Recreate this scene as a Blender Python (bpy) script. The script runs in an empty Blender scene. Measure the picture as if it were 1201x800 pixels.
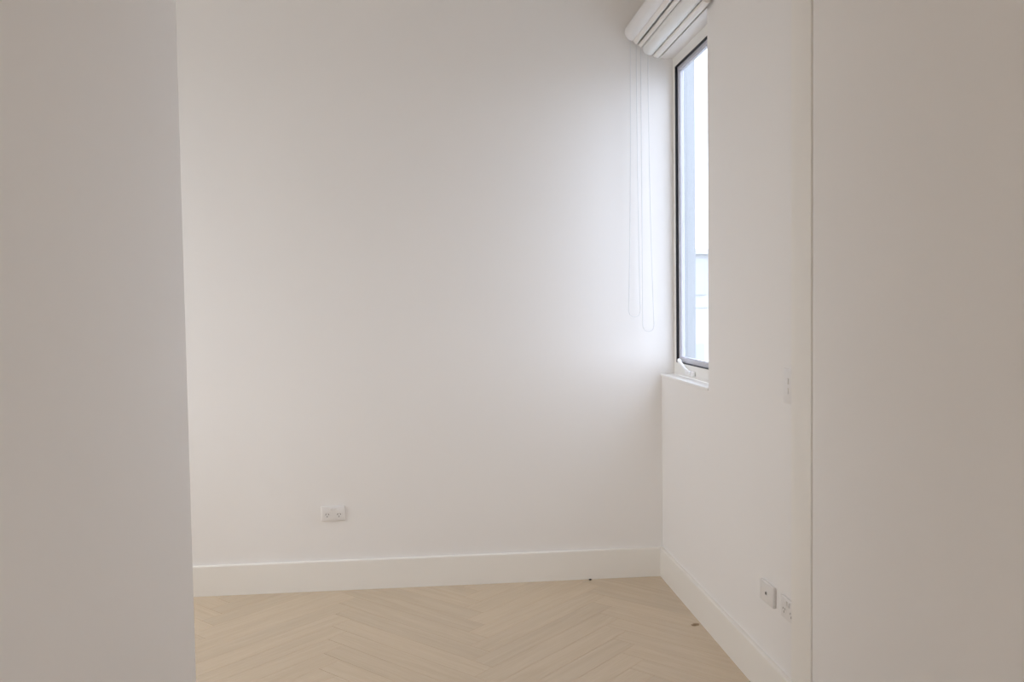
import bpy, bmesh, math, random
from mathutils import Matrix, Vector
random.seed(7)
scene = bpy.context.scene
C = scene.collection

# ------------------------------------------------------------------ camera
cam_d = bpy.data.cameras.new('camera')
cam = bpy.data.objects.new('camera', cam_d); C.objects.link(cam)
YAW, PITCH, ROLL = 0.0951, 0.0431, -0.0139
fw = Vector((math.sin(YAW)*math.cos(PITCH), math.cos(YAW)*math.cos(PITCH), -math.sin(PITCH)))
rt = Vector((math.cos(YAW), -math.sin(YAW), 0)); up = rt.cross(fw)
r2 = rt*math.cos(ROLL) + up*math.sin(ROLL); u2 = -rt*math.sin(ROLL) + up*math.cos(ROLL)
M = Matrix(((r2.x, u2.x, -fw.x, 0), (r2.y, u2.y, -fw.y, 0), (r2.z, u2.z, -fw.z, 1.4), (0, 0, 0, 1)))
cam.matrix_world = M
cam_d.sensor_width = 36.0
cam_d.lens = 36.0*1014.6/1201.0
cam_d.clip_start = 0.05; cam_d.clip_end = 300
cam_d.dof.use_dof = True
cam_d.dof.focus_distance = 4.0
cam_d.dof.aperture_fstop = 6.3
scene.camera = cam

# ------------------------------------------------------------------ world: even overcast sky
SKY = 5.5
w = bpy.data.worlds.new('overcast_sky'); scene.world = w; w.use_nodes = True
bg = w.node_tree.nodes['Background']
bg.inputs['Color'].default_value = (0.84, 0.905, 1.05, 1); bg.inputs['Strength'].default_value = SKY
# daylight portal in the window opening (a sampling aid for the sky, gives no light of its own)
def portal(loc, rot, sx, sy):
    pl = bpy.data.lights.new('window_portal', 'AREA'); pl.shape = 'RECTANGLE'; pl.size = sx; pl.size_y = sy
    pl.cycles.is_portal = True
    po = bpy.data.objects.new('window_portal', pl); C.objects.link(po); po.location = loc; po.rotation_euler = rot
portal((1.285, 3.916, 1.8175), (0, math.radians(90), 0), 1.60, 0.75)
portal((0.15, -1.76, 0.82), (math.radians(90), 0, 0), 1.50, 1.52)
portal((-2.76, 3.5, 1.59), (0, math.radians(-90), 0), 1.78, 1.36)

scene.view_settings.view_transform = 'Standard'
scene.view_settings.look = 'None'
scene.view_settings.gamma = 1.0
scene.view_settings.use_curve_mapping = False
scene.view_settings.exposure = 0.0
scene.cycles.max_bounces = 16; scene.cycles.diffuse_bounces = 12
scene.cycles.transparent_max_bounces = 16
scene.cycles.sample_clamp_indirect = 0

# ------------------------------------------------------------------ materials
def new_mat(name):
    m = bpy.data.materials.new(name); m.use_nodes = True
    return m, m.node_tree.nodes, m.node_tree.links, m.node_tree.nodes['Principled BSDF']
def paint(name, col, rough=0.6, bump=0.0, scale=60.0, vary=0.0, spec=0.3, metal=0.0):
    m, n, l, b = new_mat(name)
    b.inputs['Roughness'].default_value = rough; b.inputs['Specular IOR Level'].default_value = spec
    b.inputs['Metallic'].default_value = metal
    tc = n.new('ShaderNodeTexCoord')
    nz = n.new('ShaderNodeTexNoise'); nz.inputs['Scale'].default_value = scale; nz.inputs['Detail'].default_value = 4
    l.new(tc.outputs['Object'], nz.inputs['Vector'])
    mx = n.new('ShaderNodeMixRGB'); mx.inputs[1].default_value = (*[c*(1-vary) for c in col], 1)
    mx.inputs[2].default_value = (*[min(1, c*(1+vary)) for c in col], 1)
    l.new(nz.outputs['Fac'], mx.inputs[0]); l.new(mx.outputs[0], b.inputs['Base Color'])
    if bump:
        bp = n.new('ShaderNodeBump'); bp.inputs['Strength'].default_value = bump; bp.inputs['Distance'].default_value = 0.001
        l.new(nz.outputs['Fac'], bp.inputs['Height']); l.new(bp.outputs[0], b.inputs['Normal'])
    return m
WHITE = paint('wall_paint', (0.86, 0.842, 0.825), 0.62, 0.06, 180, 0.006)
CEIL = paint('ceiling_paint', (0.86, 0.845, 0.825), 0.8, 0.05, 150, 0.005)
TRIM = paint('trim_enamel', (0.87, 0.845, 0.80), 0.38, 0.0, 20, 0.004, 0.45)
SILLM = paint('sill_enamel', (0.86, 0.85, 0.83), 0.32, 0.0, 20, 0.004, 0.5)
PLASTIC = paint('switch_plastic', (0.80, 0.78, 0.765), 0.3, 0.0, 40, 0.004, 0.5)
DARK = paint('dark_slot', (0.22, 0.20, 0.185), 0.6, 0.0, 40, 0.05)
GASKET = paint('black_gasket', (0.020, 0.020, 0.024), 0.55, 0.0, 40, 0.05)
SASH = paint('powdercoat_sash', (0.60, 0.60, 0.66), 0.35, 0.0, 40, 0.01, 0.5)
FRAME = paint('cream_window_frame', (0.86, 0.84, 0.80), 0.4, 0.0, 40, 0.005, 0.45)
FABRIC = paint('blind_fabric', (0.84, 0.83, 0.83), 0.85, 0.15, 700, 0.02, 0.1)
FABRIC2 = paint('sheer_blind_fabric', (0.86, 0.87, 0.87), 0.85, 0.15, 700, 0.02, 0.1)
RAIL = paint('blind_rail', (0.86, 0.835, 0.80), 0.35, 0.0, 40, 0.004, 0.5)
CHAIN = paint('chain_plastic', (0.74, 0.74, 0.74), 0.4, 0.0, 60, 0.02, 0.4)
WINDER = paint('winder_enamel', (0.90, 0.90, 0.90), 0.3, 0.0, 60, 0.01, 0.5)
SLAB = paint('subfloor', (0.25, 0.18, 0.12), 0.9, 0.0, 10, 0.05)
RENDER = paint('outside_render', (0.32, 0.335, 0.35), 0.8, 0.1, 40, 0.03)
CONCRETE = paint('outside_concrete', (0.34, 0.34, 0.33), 0.85, 0.1, 8, 0.06)
FARWALL = paint('far_render', (0.70, 0.70, 0.70), 0.85, 0.0, 2, 0.03)
FARCLAD = paint('far_cladding', (0.45, 0.455, 0.46), 0.85, 0.0, 2, 0.03)
KNOT = paint('oak_knot', (0.26, 0.17, 0.09), 0.5, 0.0, 120, 0.2)
FARROOF = paint('far_roof', (0.50, 0.50, 0.50), 0.8, 0.0, 3, 0.05)
FARGLASS = paint('far_glass', (0.40, 0.415, 0.43), 0.4, 0.0, 3, 0.02, 0.5)
SPECK = paint('dark_speck', (0.03, 0.025, 0.02), 0.7, 0.0, 300, 0.2)

def glass(name, tint):                       # float glass: see-through with a sheen that grows at grazing angles
    m, n, l, b = new_mat(name)
    n.remove(b)
    tr = n.new('ShaderNodeBsdfTransparent'); tr.inputs[0].default_value = (*tint, 1)
    gl = n.new('ShaderNodeBsdfGlossy'); gl.inputs['Roughness'].default_value = 0.03
    lw = n.new('ShaderNodeLayerWeight'); lw.inputs[0].default_value = 0.5
    pw = n.new('ShaderNodeMath'); pw.operation = 'POWER'; pw.inputs[1].default_value = 5.0; l.new(lw.outputs['Facing'], pw.inputs[0])
    fr = n.new('ShaderNodeMath'); fr.operation = 'MULTIPLY_ADD'; fr.inputs[1].default_value = 0.5; fr.inputs[2].default_value = 0.03; l.new(pw.outputs[0], fr.inputs[0])
    mx = n.new('ShaderNodeMixShader'); l.new(fr.outputs[0], mx.inputs[0]); l.new(tr.outputs[0], mx.inputs[1]); l.new(gl.outputs[0], mx.inputs[2])
    l.new(mx.outputs[0], n['Material Output'].inputs['Surface'])
    return m
GLASS = glass('window_glass', (0.885, 0.90, 0.91))
TINTED = glass('fill_tint_glass', (0.97, 0.948, 0.90))  # warms the daylight from the added window and door

def oak():
    m, n, l, b = new_mat('pale_oak')
    tc = n.new('ShaderNodeTexCoord'); oi = n.new('ShaderNodeObjectInfo')
    off = n.new('ShaderNodeVectorMath'); off.operation = 'MULTIPLY_ADD'
    cb = n.new('ShaderNodeCombineXYZ')
    for k in range(3): l.new(oi.outputs['Random'], cb.inputs[k])
    l.new(cb.outputs[0], off.inputs[0]); off.inputs[1].default_value = (31, 17, 9); l.new(tc.outputs['Object'], off.inputs[2])
    mp = n.new('ShaderNodeMapping'); mp.inputs['Scale'].default_value = (1.3, 16, 16); l.new(off.outputs[0], mp.inputs['Vector'])
    n1 = n.new('ShaderNodeTexNoise'); n1.inputs['Scale'].default_value = 1.6; n1.inputs['Detail'].default_value = 7
    n1.inputs['Roughness'].default_value = 0.62; n1.inputs['Distortion'].default_value = 0.7
    l.new(mp.outputs[0], n1.inputs['Vector'])
    mp2 = n.new('ShaderNodeMapping'); mp2.inputs['Scale'].default_value = (4, 160, 160); l.new(off.outputs[0], mp2.inputs['Vector'])
    n2 = n.new('ShaderNodeTexNoise'); n2.inputs['Scale'].default_value = 1.2; n2.inputs['Detail'].default_value = 3; l.new(mp2.outputs[0], n2.inputs['Vector'])
    cr = n.new('ShaderNodeValToRGB'); e = cr.color_ramp.elements
    e[0].position = 0.28; e[0].color = (0.575, 0.435, 0.275, 1)
    e[1].position = 0.72; e[1].color = (0.665, 0.525, 0.36, 1)
    l.new(n1.outputs['Fac'], cr.inputs[0])
    hs = n.new('ShaderNodeHueSaturation')
    mr = n.new('ShaderNodeMapRange'); mr.inputs[3].default_value = 0.945; mr.inputs[4].default_value = 1.045
    l.new(oi.outputs['Random'], mr.inputs[0]); l.new(mr.outputs[0], hs.inputs['Value']); l.new(cr.outputs[0], hs.inputs['Color'])
    ml = n.new('ShaderNodeMixRGB'); ml.blend_type = 'MULTIPLY'; ml.inputs[0].default_value = 0.16
    l.new(hs.outputs[0], ml.inputs[1]); l.new(n2.outputs['Fac'], ml.inputs[2]); l.new(ml.outputs[0], b.inputs['Base Color'])
    b.inputs['Roughness'].default_value = 0.36; b.inputs['Specular IOR Level'].default_value = 0.6
    b.inputs['Coat Weight'].default_value = 1.0; b.inputs['Coat Roughness'].default_value = 0.24; b.inputs['Coat IOR'].default_value = 1.85
    rr = n.new('ShaderNodeMapRange'); rr.inputs[3].default_value = 0.36; rr.inputs[4].default_value = 0.50
    l.new(n1.outputs['Fac'], rr.inputs[0]); l.new(rr.outputs[0], b.inputs['Roughness'])
    bp = n.new('ShaderNodeBump'); bp.inputs['Strength'].default_value = 0.06; bp.inputs['Distance'].default_value = 0.001
    l.new(n2.outputs['Fac'], bp.inputs['Height']); l.new(bp.outputs[0], b.inputs['Normal'])
    return m
OAK = oak()
OAKEDGE = paint('oak_eased_edge', (0.60, 0.47, 0.325), 0.9, 0.0, 60, 0.08, 0.05)

# ------------------------------------------------------------------ mesh helpers
def box(bm, x0, x1, y0, y1, z0, z1, bev=0.0, seg=2):
    vs = [bm.verts.new((x, y, z)) for x in (x0, x1) for y in (y0, y1) for z in (z0, z1)]
    fs = [bm.faces.new([vs[i] for i in q]) for q in ((0,1,3,2), (4,6,7,5), (0,4,5,1), (2,3,7,6), (0,2,6,4), (1,5,7,3))]
    if bev:
        ed = list({e for f in fs for e in f.edges})
        bmesh.ops.bevel(bm, geom=ed, offset=bev, segments=seg, affect='EDGES', profile=0.5)
def tube(bm, pts, r, sides=8, caps=True):
    rings = []
    P = [Vector(p) for p in pts]
    for i, p in enumerate(P):
        t = (P[min(i+1, len(P)-1)] - P[max(i-1, 0)]).normalized()
        a = Vector((0, 0, 1)) if abs(t.z) < 0.9 else Vector((0, 1, 0))
        s = t.cross(a).normalized(); v = s.cross(t).normalized()
        rad = r[i] if isinstance(r, (list, tuple)) else r
        rings.append([bm.verts.new(p + (s*math.cos(k*2*math.pi/sides) + v*math.sin(k*2*math.pi/sides))*rad) for k in range(sides)])
    for A, B in zip(rings, rings[1:]):
        for k in range(sides):
            bm.faces.new((A[k], A[(k+1) % sides], B[(k+1) % sides], B[k]))
    if caps:
        bm.faces.new(rings[0]); bm.faces.new(rings[-1])
def prism_y(bm, prof, y0, y1):                 # a profile in (x, z) swept along Y
    A = [bm.verts.new((x, y0, z)) for x, z in prof]; B = [bm.verts.new((x, y1, z)) for x, z in prof]
    k = len(prof)
    for i in range(k): bm.faces.new((A[i], A[(i+1) % k], B[(i+1) % k], B[i]))
    bm.faces.new(A); bm.faces.new(B)
def prism_x(bm, prof, x0, x1):                 # a profile in (y, z) swept along X
    A = [bm.verts.new((x0, y, z)) for y, z in prof]; B = [bm.verts.new((x1, y, z)) for y, z in prof]
    k = len(prof)
    for i in range(k): bm.faces.new((A[i], A[(i+1) % k], B[(i+1) % k], B[i]))
    bm.faces.new(A); bm.faces.new(B)
def obj(name, bm, mat, parent=None, smooth=False):
    bmesh.ops.recalc_face_normals(bm, faces=bm.faces[:])
    me = bpy.data.meshes.new(name); bm.to_mesh(me); bm.free()
    me.materials.append(mat)
    if smooth:
        for p in me.polygons: p.use_smooth = True
        me.set_sharp_from_angle(angle=math.radians(40))
    o = bpy.data.objects.new(name, me); C.objects.link(o)
    if parent: o.parent = parent
    return o
def struct(name, bm, mat, parent=None, label=None):
    o = obj(name, bm, mat, parent); o['kind'] = 'structure'
    if label: o['label'] = label
    return o
def thing(name, label, cat, loc=(0,0,0), rz=0.0, group=None):
    o = bpy.data.objects.new(name, None); C.objects.link(o); o.empty_display_size = 0.05
    o.location = loc; o.rotation_euler = (0, 0, rz); o['label'] = label; o['category'] = cat
    if group: o['group'] = group
    return o
def S(): return bmesh.new()

# ------------------------------------------------------------------ room dimensions (metres)
D, X = 4.2875, 1.1693               # back wall and right wall faces
H = 3.05                            # ceiling
XL, YL = -0.734, 2.7               # left foreground wall: face and end
RL = -2.6                           # room's far left wall
HB, HR = -1.6, 1.0029               # hall end behind the camera, hall right side face
PJ, PY0, PY1 = 1.0029, 2.194, 2.3225 # opening jamb face, seam, far edge of the jamb
W2Y0, W2Y1, W2Z0, W2Z1 = 2.82, 4.18, 0.70, 2.48     # unseen fill-light window added in the far left wall
W3X0, W3X1, W3Z0, W3Z1 = -0.60, 0.90, 0.06, 1.58     # fill-light door added at the hall end behind the camera
T = 0.15
TW = 0.11                           # right wall thickness
WY0, WY1, WZ0, WZ1 = 3.545, D, 1.022, 2.613   # window opening in the right wall

# floor slab and herringbone planks
bm = S(); box(bm, RL-T, X+T, HB-T, D+T, -0.20, -0.014)
floor = struct('floor', bm, SLAB, label='pale oak herringbone timber floor')
PW, NP = 0.105, 8; PL = PW*NP
APEX = Vector((0.22, 3.42))
areas = [(RL, X, PY1, D), (RL, HR, HB, PY1)]
def clip(poly, rect):
    x0, x1, y0, y1 = rect
    for ax, lim, sg in ((0, x0, 1), (0, x1, -1), (1, y0, 1), (1, y1, -1)):
        out = []
        for i in range(len(poly)):
            a, c = poly[i], poly[(i+1) % len(poly)]
            da, dc = (a[ax]-lim)*sg, (c[ax]-lim)*sg
            if da >= 0: out.append(a)
            if (da >= 0) != (dc >= 0):
                t = da/(da-dc); out.append((a[0]+(c[0]-a[0])*t, a[1]+(c[1]-a[1])*t))
        poly = out
        if len(poly) < 3: return []
    ar = 0.5*abs(sum(poly[i][0]*poly[(i+1) % len(poly)][1]-poly[(i+1) % len(poly)][0]*poly[i][1] for i in range(len(poly))))
    return poly if ar > 2e-4 else []
def shrink(poly, d):
    cx = sum(p[0] for p in poly)/len(poly); cy = sum(p[1] for p in poly)/len(poly)
    if sum(poly[i][0]*poly[(i+1) % len(poly)][1]-poly[(i+1) % len(poly)][0]*poly[i][1] for i in range(len(poly))) < 0: poly = poly[::-1]
    k = len(poly); out = []
    for i in range(k):
        p0, p1, p2 = Vector(poly[i-1]), Vector(poly[i]), Vector(poly[(i+1) % k])
        e1, e2 = p1-p0, p2-p1
        if e1.length < 1e-5 or e2.length < 1e-5: continue
        e1.normalize(); e2.normalize()
        n1, n2 = Vector((-e1.y, e1.x)), Vector((-e2.y, e2.x))
        q = n1+n2; den = 1+n1.dot(n2)
        out.append(tuple(p1 + q*(d/max(den, 0.3))))
    return out
def plank_bm(bm, poly):
    a = shrink(poly, 0.00025); c = shrink(poly, 0.0008)
    if len(a) != len(c) or len(a) < 3: return
    lo = [bm.verts.new((x, y, -0.014)) for x, y in a]; mi = [bm.verts.new((x, y, -0.0007)) for x, y in a]
    tp = [bm.verts.new((x, y, 0.0)) for x, y in c]; k = len(a)
    for i in range(k):
        j = (i+1) % k
        bm.faces.new((lo[i], lo[j], mi[j], mi[i])).material_index = 1; bm.faces.new((mi[i], mi[j], tp[j], tp[i])).material_index = 1
    bm.faces.new(tp); bm.faces.new(lo[::-1])
full = None
rect = [(-PL/2, -PW/2), (PL/2, -PW/2), (PL/2, PW/2), (-PL/2, PW/2)]
ea, eb = Vector((1, 1))/math.sqrt(2), Vector((-1, 1))/math.sqrt(2)
R_ = 70
for u in range(-R_, R_):
    for k in range(-8, 9):
        for kind in (0, 1):
            if kind == 0: ca, cb_, ang = (u + 2*NP*k + NP/2), u+0.5, math.pi/4
            else:         ca, cb_, ang = u+0.5, (u + 2*NP*k - 2*NP + 1 + NP/2), 3*math.pi/4
            ctr = APEX + (ea*ca + eb*cb_)*PW
            if not (RL-1 < ctr.x < HR+1 and HB-1 < ctr.y < D+1): continue
            cs, sn = math.cos(ang), math.sin(ang)
            wp = [(ctr.x + x*cs - y*sn, ctr.y + x*sn + y*cs) for x, y in rect]
            pcs = [q for q in (clip(wp, a) for a in areas) if q]
            if not pcs: continue
            whole = len(pcs) == 1 and len(pcs[0]) == 4 and all(min((Vector(p)-Vector(q)).length for q in wp) < 1e-6 for p in pcs[0])
            if whole and full is not None:
                o = bpy.data.objects.new('plank', full); C.objects.link(o)
            else:
                bm = S()
                for q in pcs:
                    plank_bm(bm, [((x-ctr.x)*cs + (y-ctr.y)*sn, -(x-ctr.x)*sn + (y-ctr.y)*cs) for x, y in q])
                if not bm.faces: bm.free(); continue
                o = obj('plank', bm, OAK); o.data.materials.append(OAKEDGE)
                if whole: full = o.data
            o.parent = floor
            o.location = (ctr.x, ctr.y, 0); o.rotation_euler = (0, 0, ang)

# ceiling and walls
bm = S(); box(bm, RL-T, X+T, HB-T, D+T, H, H+0.15); struct('ceiling', bm, CEIL, label='flat white plaster ceiling')
bm = S(); box(bm, XL, HR, HB, PY1, 2.42, H); struct('hall_shade_ceiling', bm, CEIL, label='unseen lowered ceiling added over the hall to dim its wall tops')  # out of view, put in to darken the upper hall walls
bm = S(); box(bm, RL-T, X+TW, D, D+T, 0, H); struct('wall_back', bm, WHITE, label='plain white back wall facing the opening')
bm = S()
for a in ((PY1, WY0, 0, H), (WY0, WY1, 0, WZ0), (WY0, WY1, WZ1, H)):
    box(bm, X, X+TW, *a)
bmesh.ops.remove_doubles(bm, verts=bm.verts[:], dist=1e-5)
struct('wall_right', bm, WHITE, label='white wall with the narrow window recess')
bm = S(); box(bm, XL-0.10, XL, HB, YL, 0, H, 0.003); struct('wall_left', bm, WHITE, label='white wall filling the left foreground')
bm = S(); box(bm, RL-T, XL-0.10, YL-0.10, YL, 0, H); struct('wall_room_return', bm, WHITE)
def holed(bm, axis, c0, c1, lo, hi, h0, h1, z0, z1):
    for a in ((lo, h0, 0, H), (h1, hi, 0, H), (h0, h1, 0, z0), (h0, h1, z1, H)):
        if axis == 'x': box(bm, c0, c1, *a)
        else: box(bm, a[0], a[1], c0, c1, a[2], a[3])
    bmesh.ops.remove_doubles(bm, verts=bm.verts[:], dist=1e-5)
bm = S(); holed(bm, 'x', RL-T, RL, YL, D, W2Y0, W2Y1, W2Z0, W2Z1); struct('wall_room_left', bm, WHITE)
bm = S(); holed(bm, 'y', HB-T, HB, XL-0.10, X+T, W3X0, W3X1, W3Z0, W3Z1); struct('wall_hall_end', bm, WHITE)
bm = S(); box(bm, HR, X+T, HB, PY0-0.006, 0, H, 0.0015); struct('wall_front', bm, WHITE, label='white wall panel filling the right foreground')
# jamb lining at the end of the hall wall, a shadow gap between it and the wall panel
bm = S(); box(bm, PJ, X+T, PY0+0.006, PY1, 0, H, 0.002); box(bm, PJ+0.02, X+T, PY0-0.006, PY0+0.006, 0, H)
struct('trim_1', bm, TRIM, label='white jamb lining with a dark shadow gap beside the right panel')

# baseboards (flat board, eased top edge)
bt, bh = 0.018, 0.1476
def base_prof(c, s): return [(c, 0), (c + s*bt, 0), (c + s*bt, bh-0.005), (c + s*(bt-0.0015), bh-0.0015), (c + s*(bt-0.005), bh), (c, bh)]
bm = S(); prism_x(bm, base_prof(D, -1), RL, X-bt); struct('baseboard_back', bm, TRIM)
bm = S(); prism_y(bm, base_prof(X, -1), PY1, D); struct('baseboard_right', bm, TRIM)
bm = S(); prism_y(bm, base_prof(XL, 1), HB, YL); struct('baseboard_left', bm, TRIM)
bm = S(); prism_y(bm, base_prof(HR, -1), HB, PY0-0.008); struct('baseboard_front', bm, TRIM)
bm = S(); prism_y(bm, base_prof(RL, 1), YL, D-bt); struct('baseboard_room_left', bm, TRIM)

# window: sill, frame, gasket, sash, pane, winder
bm = S(); box(bm, X-0.006, 1.2345, WY0, WY1, WZ0, WZ0+0.0115, 0.003, 3); struct('trim_2', bm, SILLM, label='white painted window sill with a bright front edge')
win = bpy.data.objects.new('window_1', None); C.objects.link(win); win.location = (1.2385, 3.9, WZ0); win['kind'] = 'structure'
win['label'] = 'tall narrow awning window in the right wall'
WINV = Matrix.Translation((-1.2385, -3.9, -WZ0))
def wobj(name, bm, mat, parent, smooth=False):
    bmesh.ops.transform(bm, matrix=WINV, verts=bm.verts[:]); return obj(name, bm, mat, parent, smooth)
def ring(bm, x0, x1, y0, y1, z0, z1, ty, tzb, tzt, bev=0.0):
    box(bm, x0, x1, y0, y0+ty, z0, z1, bev); box(bm, x0, x1, y1-ty, y1, z0, z1, bev)
    box(bm, x0, x1, y0+ty, y1-ty, z0, z0+tzb, bev); box(bm, x0, x1, y0+ty, y1-ty, z1-tzt, z1, bev)
FZ0 = WZ0 + 0.0115
bm = S(); ring(bm, 1.2350, 1.279, WY0, WY1, FZ0, WZ1, 0.040, 1.094-FZ0, WZ1-2.563, 0.0008); frame = wobj('window_frame', bm, FRAME, win)
GY0, GY1, GZ0, GZ1 = WY0+0.040, WY1-0.040, 1.094, 2.563
bm = S(); ring(bm, 1.2353, 1.2478, GY0, GY1, GZ0, GZ1, 0.004, 0.004, 0.004); wobj('gasket', bm, GASKET, win)
bm = S(); ring(bm, 1.2480, 1.2740, GY0, GY1, GZ0, GZ1, 0.022, 0.024, 0.022, 0.002)
ring(bm, 1.2540, 1.2700, GY0+0.022, GY1-0.022, GZ0+0.024, GZ1-0.022, 0.005, 0.005, 0.005, 0.001)
wobj('sash', bm, SASH, win)
bm = S(); box(bm, 1.260, 1.265, GY0+0.023, GY1-0.023, GZ0+0.025, GZ1-0.023); wobj('pane', bm, GLASS, win)
# chain winder on the bottom rail
bm = S(); box(bm, 1.219, 1.2350, 3.93, 4.06, 1.046, 1.070, 0.006, 3); wd = wobj('winder', bm, WINDER, win, True); wd['label'] = 'white window winder'
bm = S(); tube(bm, [(1.234, 4.178, 1.104), (1.226, 4.172, 1.110), (1.219, 4.15, 1.106), (1.219, 4.10, 1.094), (1.218, 4.05, 1.078), (1.217, 4.01, 1.070), (1.216, 3.97, 1.064)], [0.009, 0.0085, 0.008, 0.007, 0.006, 0.006, 0.006], 10)
wobj('crank', bm, WINDER, wd, True)
bm = S(); tube(bm, [(1.214, 3.968, 1.054), (1.214, 3.968, 1.057), (1.214, 3.968, 1.069), (1.214, 3.968, 1.073)], [0.006, 0.009, 0.009, 0.005], 12); wobj('knob', bm, WINDER, wd, True)

# unseen window added to fill the room with light: frame and tinted pane
wn = bpy.data.objects.new('fill_window', None); C.objects.link(wn); wn['kind'] = 'structure'; wn['label'] = 'unseen tinted window added for fill light in the far left wall of the room'
bm = S(); ring(bm, RL-0.12, RL-0.06, W2Y0, W2Y1, W2Z0, W2Z1, 0.045, 0.045, 0.045, 0.002); obj('window_frame', bm, FRAME, wn)
bm = S(); box(bm, RL-0.093, RL-0.087, W2Y0+0.045, W2Y1-0.045, W2Z0+0.045, W2Z1-0.045); obj('pane', bm, TINTED, wn)

# door added behind the camera for fill light: frame, mullion, two panes
dn = bpy.data.objects.new('fill_door', None); C.objects.link(dn); dn['kind'] = 'structure'; dn['label'] = 'unseen glazed double door added for fill light at the hall end'
t = 0.045; bm = S(); xm = (W3X0+W3X1)/2
for a in ((W3X0, W3X0+t, W3Z0, W3Z1), (W3X1-t, W3X1, W3Z0, W3Z1), (xm-t/2, xm+t/2, W3Z0+t, W3Z1-t), (W3X0+t, W3X1-t, W3Z0, W3Z0+t), (W3X0+t, W3X1-t, W3Z1-t, W3Z1)):
    box(bm, a[0], a[1], HB-0.12, HB-0.06, a[2], a[3], 0.002)
obj('fill_door_frame', bm, FRAME, dn)
for x0, x1 in ((W3X0+t, xm-t/2), (xm+t/2, W3X1-t)):
    bm = S(); box(bm, x0, x1, HB-0.093, HB-0.087, W3Z0+t, W3Z1-t); obj('pane', bm, TINTED, dn)

# ------------------------------------------------------------------ roller blinds (rolled up above the window)
BY0, BY1 = 3.44, 4.262
def roll_prof(cx, cz, r, k=28): return [(cx + r*math.cos(i*2*math.pi/k), cz + r*math.sin(i*2*math.pi/k)) for i in range(k)]
def stadium(cx, cz, hw, hh, tilt, k=6):
    pr = []
    for s, a0 in ((1, -90), (-1, 90)):
        for i in range(k+1):
            a = math.radians(a0 + 180*i/k)
            pr.append((s*(hw-hh) + hh*math.cos(a), hh*math.sin(a)))
    c, sn = math.cos(tilt), math.sin(tilt)
    return [(cx + x*c - z*sn, cz + x*sn + z*c) for x, z in pr]
def chain(xa, xb, ztop, zbot, y, xa2, xb2, turn=0.5):
    """a hanging loop: down one strand, round the bottom, up the other"""
    pts = []
    for i in range(13):
        t = i/12; pts.append((xa + (xa2-xa)*t*t, y - 0.003*t, ztop + (zbot+0.03-ztop)*t))
    cx, r = (xa2+xb2)/2, (xb2-xa2)/2
    for i in range(1, 8):
        a = math.pi + math.pi*i/8; pts.append((cx + r*math.cos(a), y-0.003, zbot+0.03 + 0.03*math.sin(a)))
    for i in range(13):
        t = 1-i/12; pts.append((xb + (xb2-xb)*t*t, y - 0.003*t, ztop + (zbot+0.03-ztop)*t))
    return pts
BX, BZ = 1.10, 2.60
t = thing('double_roller_blind', 'white double roller blind rolled up above the window with hanging bead chains', 'blind', (BX, BY0, BZ))
SH = Matrix.Translation((-BX, -BY0, -BZ))
def bpart(name, bm, mat, parent=t):
    bmesh.ops.transform(bm, matrix=SH, verts=bm.verts[:]); return obj(name, bm, mat, parent, True)
def roller(cx, cz, r, rail, fab, strands):
    bm = S(); prism_y(bm, roll_prof(cx, cz, r), BY0+0.012, BY1-0.020); ro = bpart('fabric_roll', bm, fab)
    bm = S(); prism_y(bm, stadium(*rail), BY0+0.014, BY1-0.022); bpart('bottom_rail', bm, RAIL, ro)
    bm = S(); tube(bm, chain(*strands), 0.0021, 6, False); bpart('bead_chain', bm, CHAIN)
# outer (room side) roll, upper; inner roll, lower and closer to the window
roller(1.023, 2.726, 0.041, (1.0345, 2.679, 0.0125, 0.0065, math.radians(-42)), FABRIC, (1.010, 1.040, 2.715, 1.325, 4.243, 0.992, 1.050))
roller(1.106, 2.650, 0.034, (1.138, 2.611, 0.0155, 0.0075, math.radians(-14)), FABRIC2, (1.062, 1.098, 2.645, 1.252, 4.240, 1.062, 1.119))
bm = S(); prism_y(bm, stadium(1.0610, 2.664, 0.0105, 0.0050, math.radians(-40)), BY0+0.012, BY1-0.022); bpart('guide_bar', bm, RAIL)
bm = S(); box(bm, 1.035, X, BY0, BY1, 2.772, 2.790, 0.002); bpart('gap_shade_rail', bm, RAIL)  # added rail closing off the top so the gaps below go dark
for y0, y1 in ((BY0, BY0+0.010), (BY1-0.010, BY1)):
    bm = S(); prism_y(bm, [(X, 2.625), (1.13, 2.625), (1.09, 2.64), (1.0, 2.715), (1.0, 2.771), (X, 2.771)], y0, y1); bpart('bracket', bm, RAIL)

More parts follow.
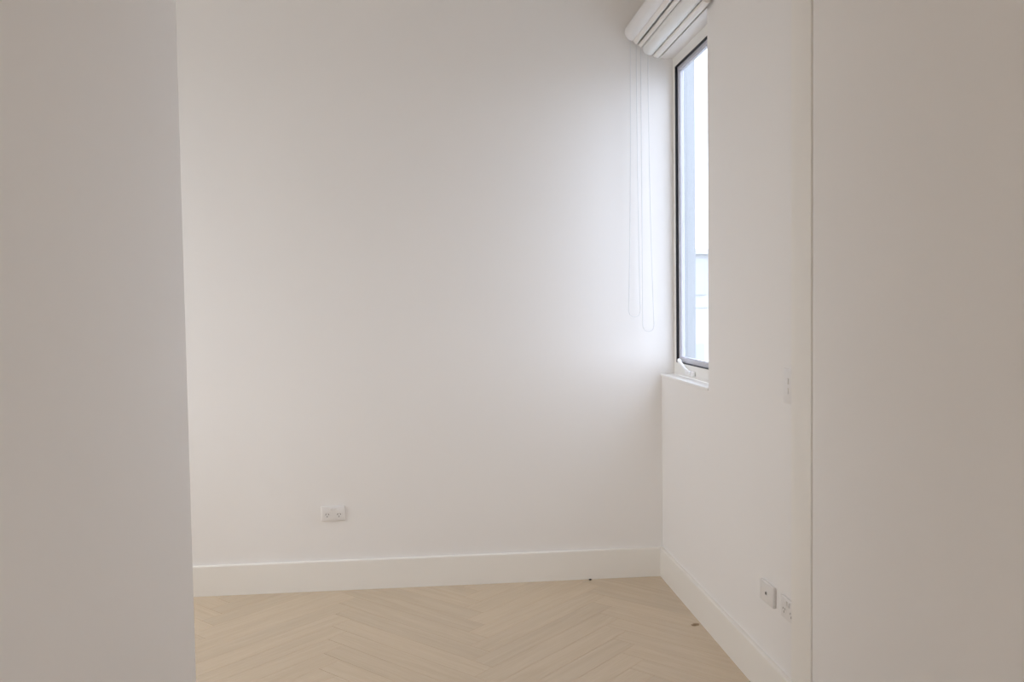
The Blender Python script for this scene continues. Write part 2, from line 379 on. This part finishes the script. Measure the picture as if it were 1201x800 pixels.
# ------------------------------------------------------------------ wall plates; built facing -Y with the wall at y = 0
def face(name, bm, mat, parent, smooth=True): return obj(name, bm, mat, parent, smooth)
def disc(bm, x, z, r, y0, y1, k=20):
    tube(bm, [(x, y0, z), (x, y1, z)], r, k)
def power_outlet(label, loc, rz):
    t = thing('power_outlet', label, 'power outlet', loc, rz)
    bm = S(); box(bm, -0.0575, 0.0575, -0.0088, 0, -0.0365, 0.0365, 0.0035, 3); plate = face('plate', bm, PLASTIC, t)
    for s in (-1, 1):
        x = s*0.0285
        bm = S(); box(bm, s*0.010-0.0062, s*0.010+0.0062, -0.0125, -0.0085, 0.012, 0.028, 0.0015); face('rocker_switch', bm, PLASTIC, t)
        bm = S(); disc(bm, x, -0.006, 0.0175, -0.0086, -0.0096, 28); so = face('socket', bm, PLASTIC, t)
        for dx, dz, tilt in ((-0.0065, 0.003, 0.5), (0.0065, 0.003, -0.5), (0, -0.008, 0)):
            bm = S(); box(bm, -0.0014, 0.0014, -0.0101, -0.0092, -0.0040, 0.0040)
            bmesh.ops.transform(bm, matrix=Matrix.Translation((x+dx, 0, -0.006+dz)) @ Matrix.Rotation(tilt, 4, 'Y'), verts=bm.verts[:])
            face('slot', bm, DARK, so)
    return t
def aerial_plate(label, loc, rz):
    t = thing('aerial_socket', label, 'wall socket', loc, rz)
    bm = S(); box(bm, -0.0575, 0.0575, -0.013, 0, -0.0365, 0.0365, 0.0035, 3); face('plate', bm, PLASTIC, t)
    bm = S(); disc(bm, 0, 0, 0.0085, -0.0125, -0.0145, 20); pl_ = face('connector', bm, PLASTIC, t)
    bm = S(); disc(bm, 0, 0, 0.0058, -0.0142, -0.0148, 16); face('socket_hole', bm, SPECK, pl_)
    return t
def light_switch(label, loc, rz):
    t = thing('light_switch', label, 'light switch', loc, rz)
    bm = S(); box(bm, -0.0365, 0.0365, -0.006, 0, -0.0575, 0.0575, 0.0025, 3); face('plate', bm, PLASTIC, t)
    for z in (-0.016, 0.016):
        bm = S(); box(bm, -0.006, 0.006, -0.0085, -0.0055, z-0.010, z+0.010, 0.0015); face('rocker_switch', bm, PLASTIC, t)
    return t
power_outlet('white double power outlet low on the back wall', (-0.487, D, 0.381), 0)
RW = math.radians(-90)              # facing -X
aerial_plate('white wall plate with one dark centre hole, above the right baseboard', (X, 2.888, 0.376), RW)
power_outlet('white double power outlet half hidden behind the jamb, right of the aerial plate', (X, 2.715, 0.376), RW)
light_switch('pale light switch on the right wall above the sockets, half hidden by jamb', (X, 2.722, 1.118), RW)

# ------------------------------------------------------------------ specks on the floor
bm = S(); bmesh.ops.create_icosphere(bm, subdivisions=2, radius=0.006)
for v in bm.verts: v.co.x *= 1.3 + 0.2*random.random(); v.co.z = v.co.z*0.6 + 0.0036; v.co.y *= 0.8
o = obj('debris_crumb', bm, SPECK, None, True); o.location = (0.786, 4.255, 0); o['label'] = 'tiny black crumb on the floor against the back baseboard'; o['category'] = 'debris'

# ------------------------------------------------------------------ outside the window
bm = S(); box(bm, X+T, 1.64, 5.2, 5.45, -0.3, 6.0, 0.01); struct('wall_exterior', bm, RENDER, label='blue-grey rendered wall outside the window')
bm = S(); box(bm, -60, 90, -60, 140, -3.4, -3.2); struct('ground', bm, CONCRETE)
b0 = thing('building', 'pale distant building seen through the window', 'building', (24, 44, -3.2))
bm = S(); box(bm, -14, 14, -4, 4, 0, 4.3); face('lower_wall', bm, FARWALL, b0, False)
bm = S(); box(bm, -14.2, 14.2, -4.2, 4.2, 4.3, 6.8); face('upper_wall', bm, FARCLAD, b0, False)
bm = S(); box(bm, -14.5, 14.5, -4.5, 4.5, 6.8, 7.05); face('roof', bm, FARROOF, b0, False)
for i in range(8):
    for z, y in ((1.2, -4.0), (4.9, -4.2)):
        bm = S(); box(bm, -12.6+i*3.3, -11.0+i*3.3, y-0.06, y+0.02, z, z+1.4); face('window', bm, FARGLASS, b0, False)
# brown knot in the oak beside the right baseboard
bm = S(); tube(bm, [(0, 0, -0.004), (0, 0, 0.0002)], 0.014, 14)
for v in bm.verts: v.co.x *= 1.5; v.co.y *= 1.0 + 0.25*math.sin(v.co.x*300)
o = obj('knot', bm, KNOT, floor); o.location = (1.124, 3.60, 0); o.rotation_euler = (0, 0, 0.5); o['label'] = 'small brown knot in the timber'
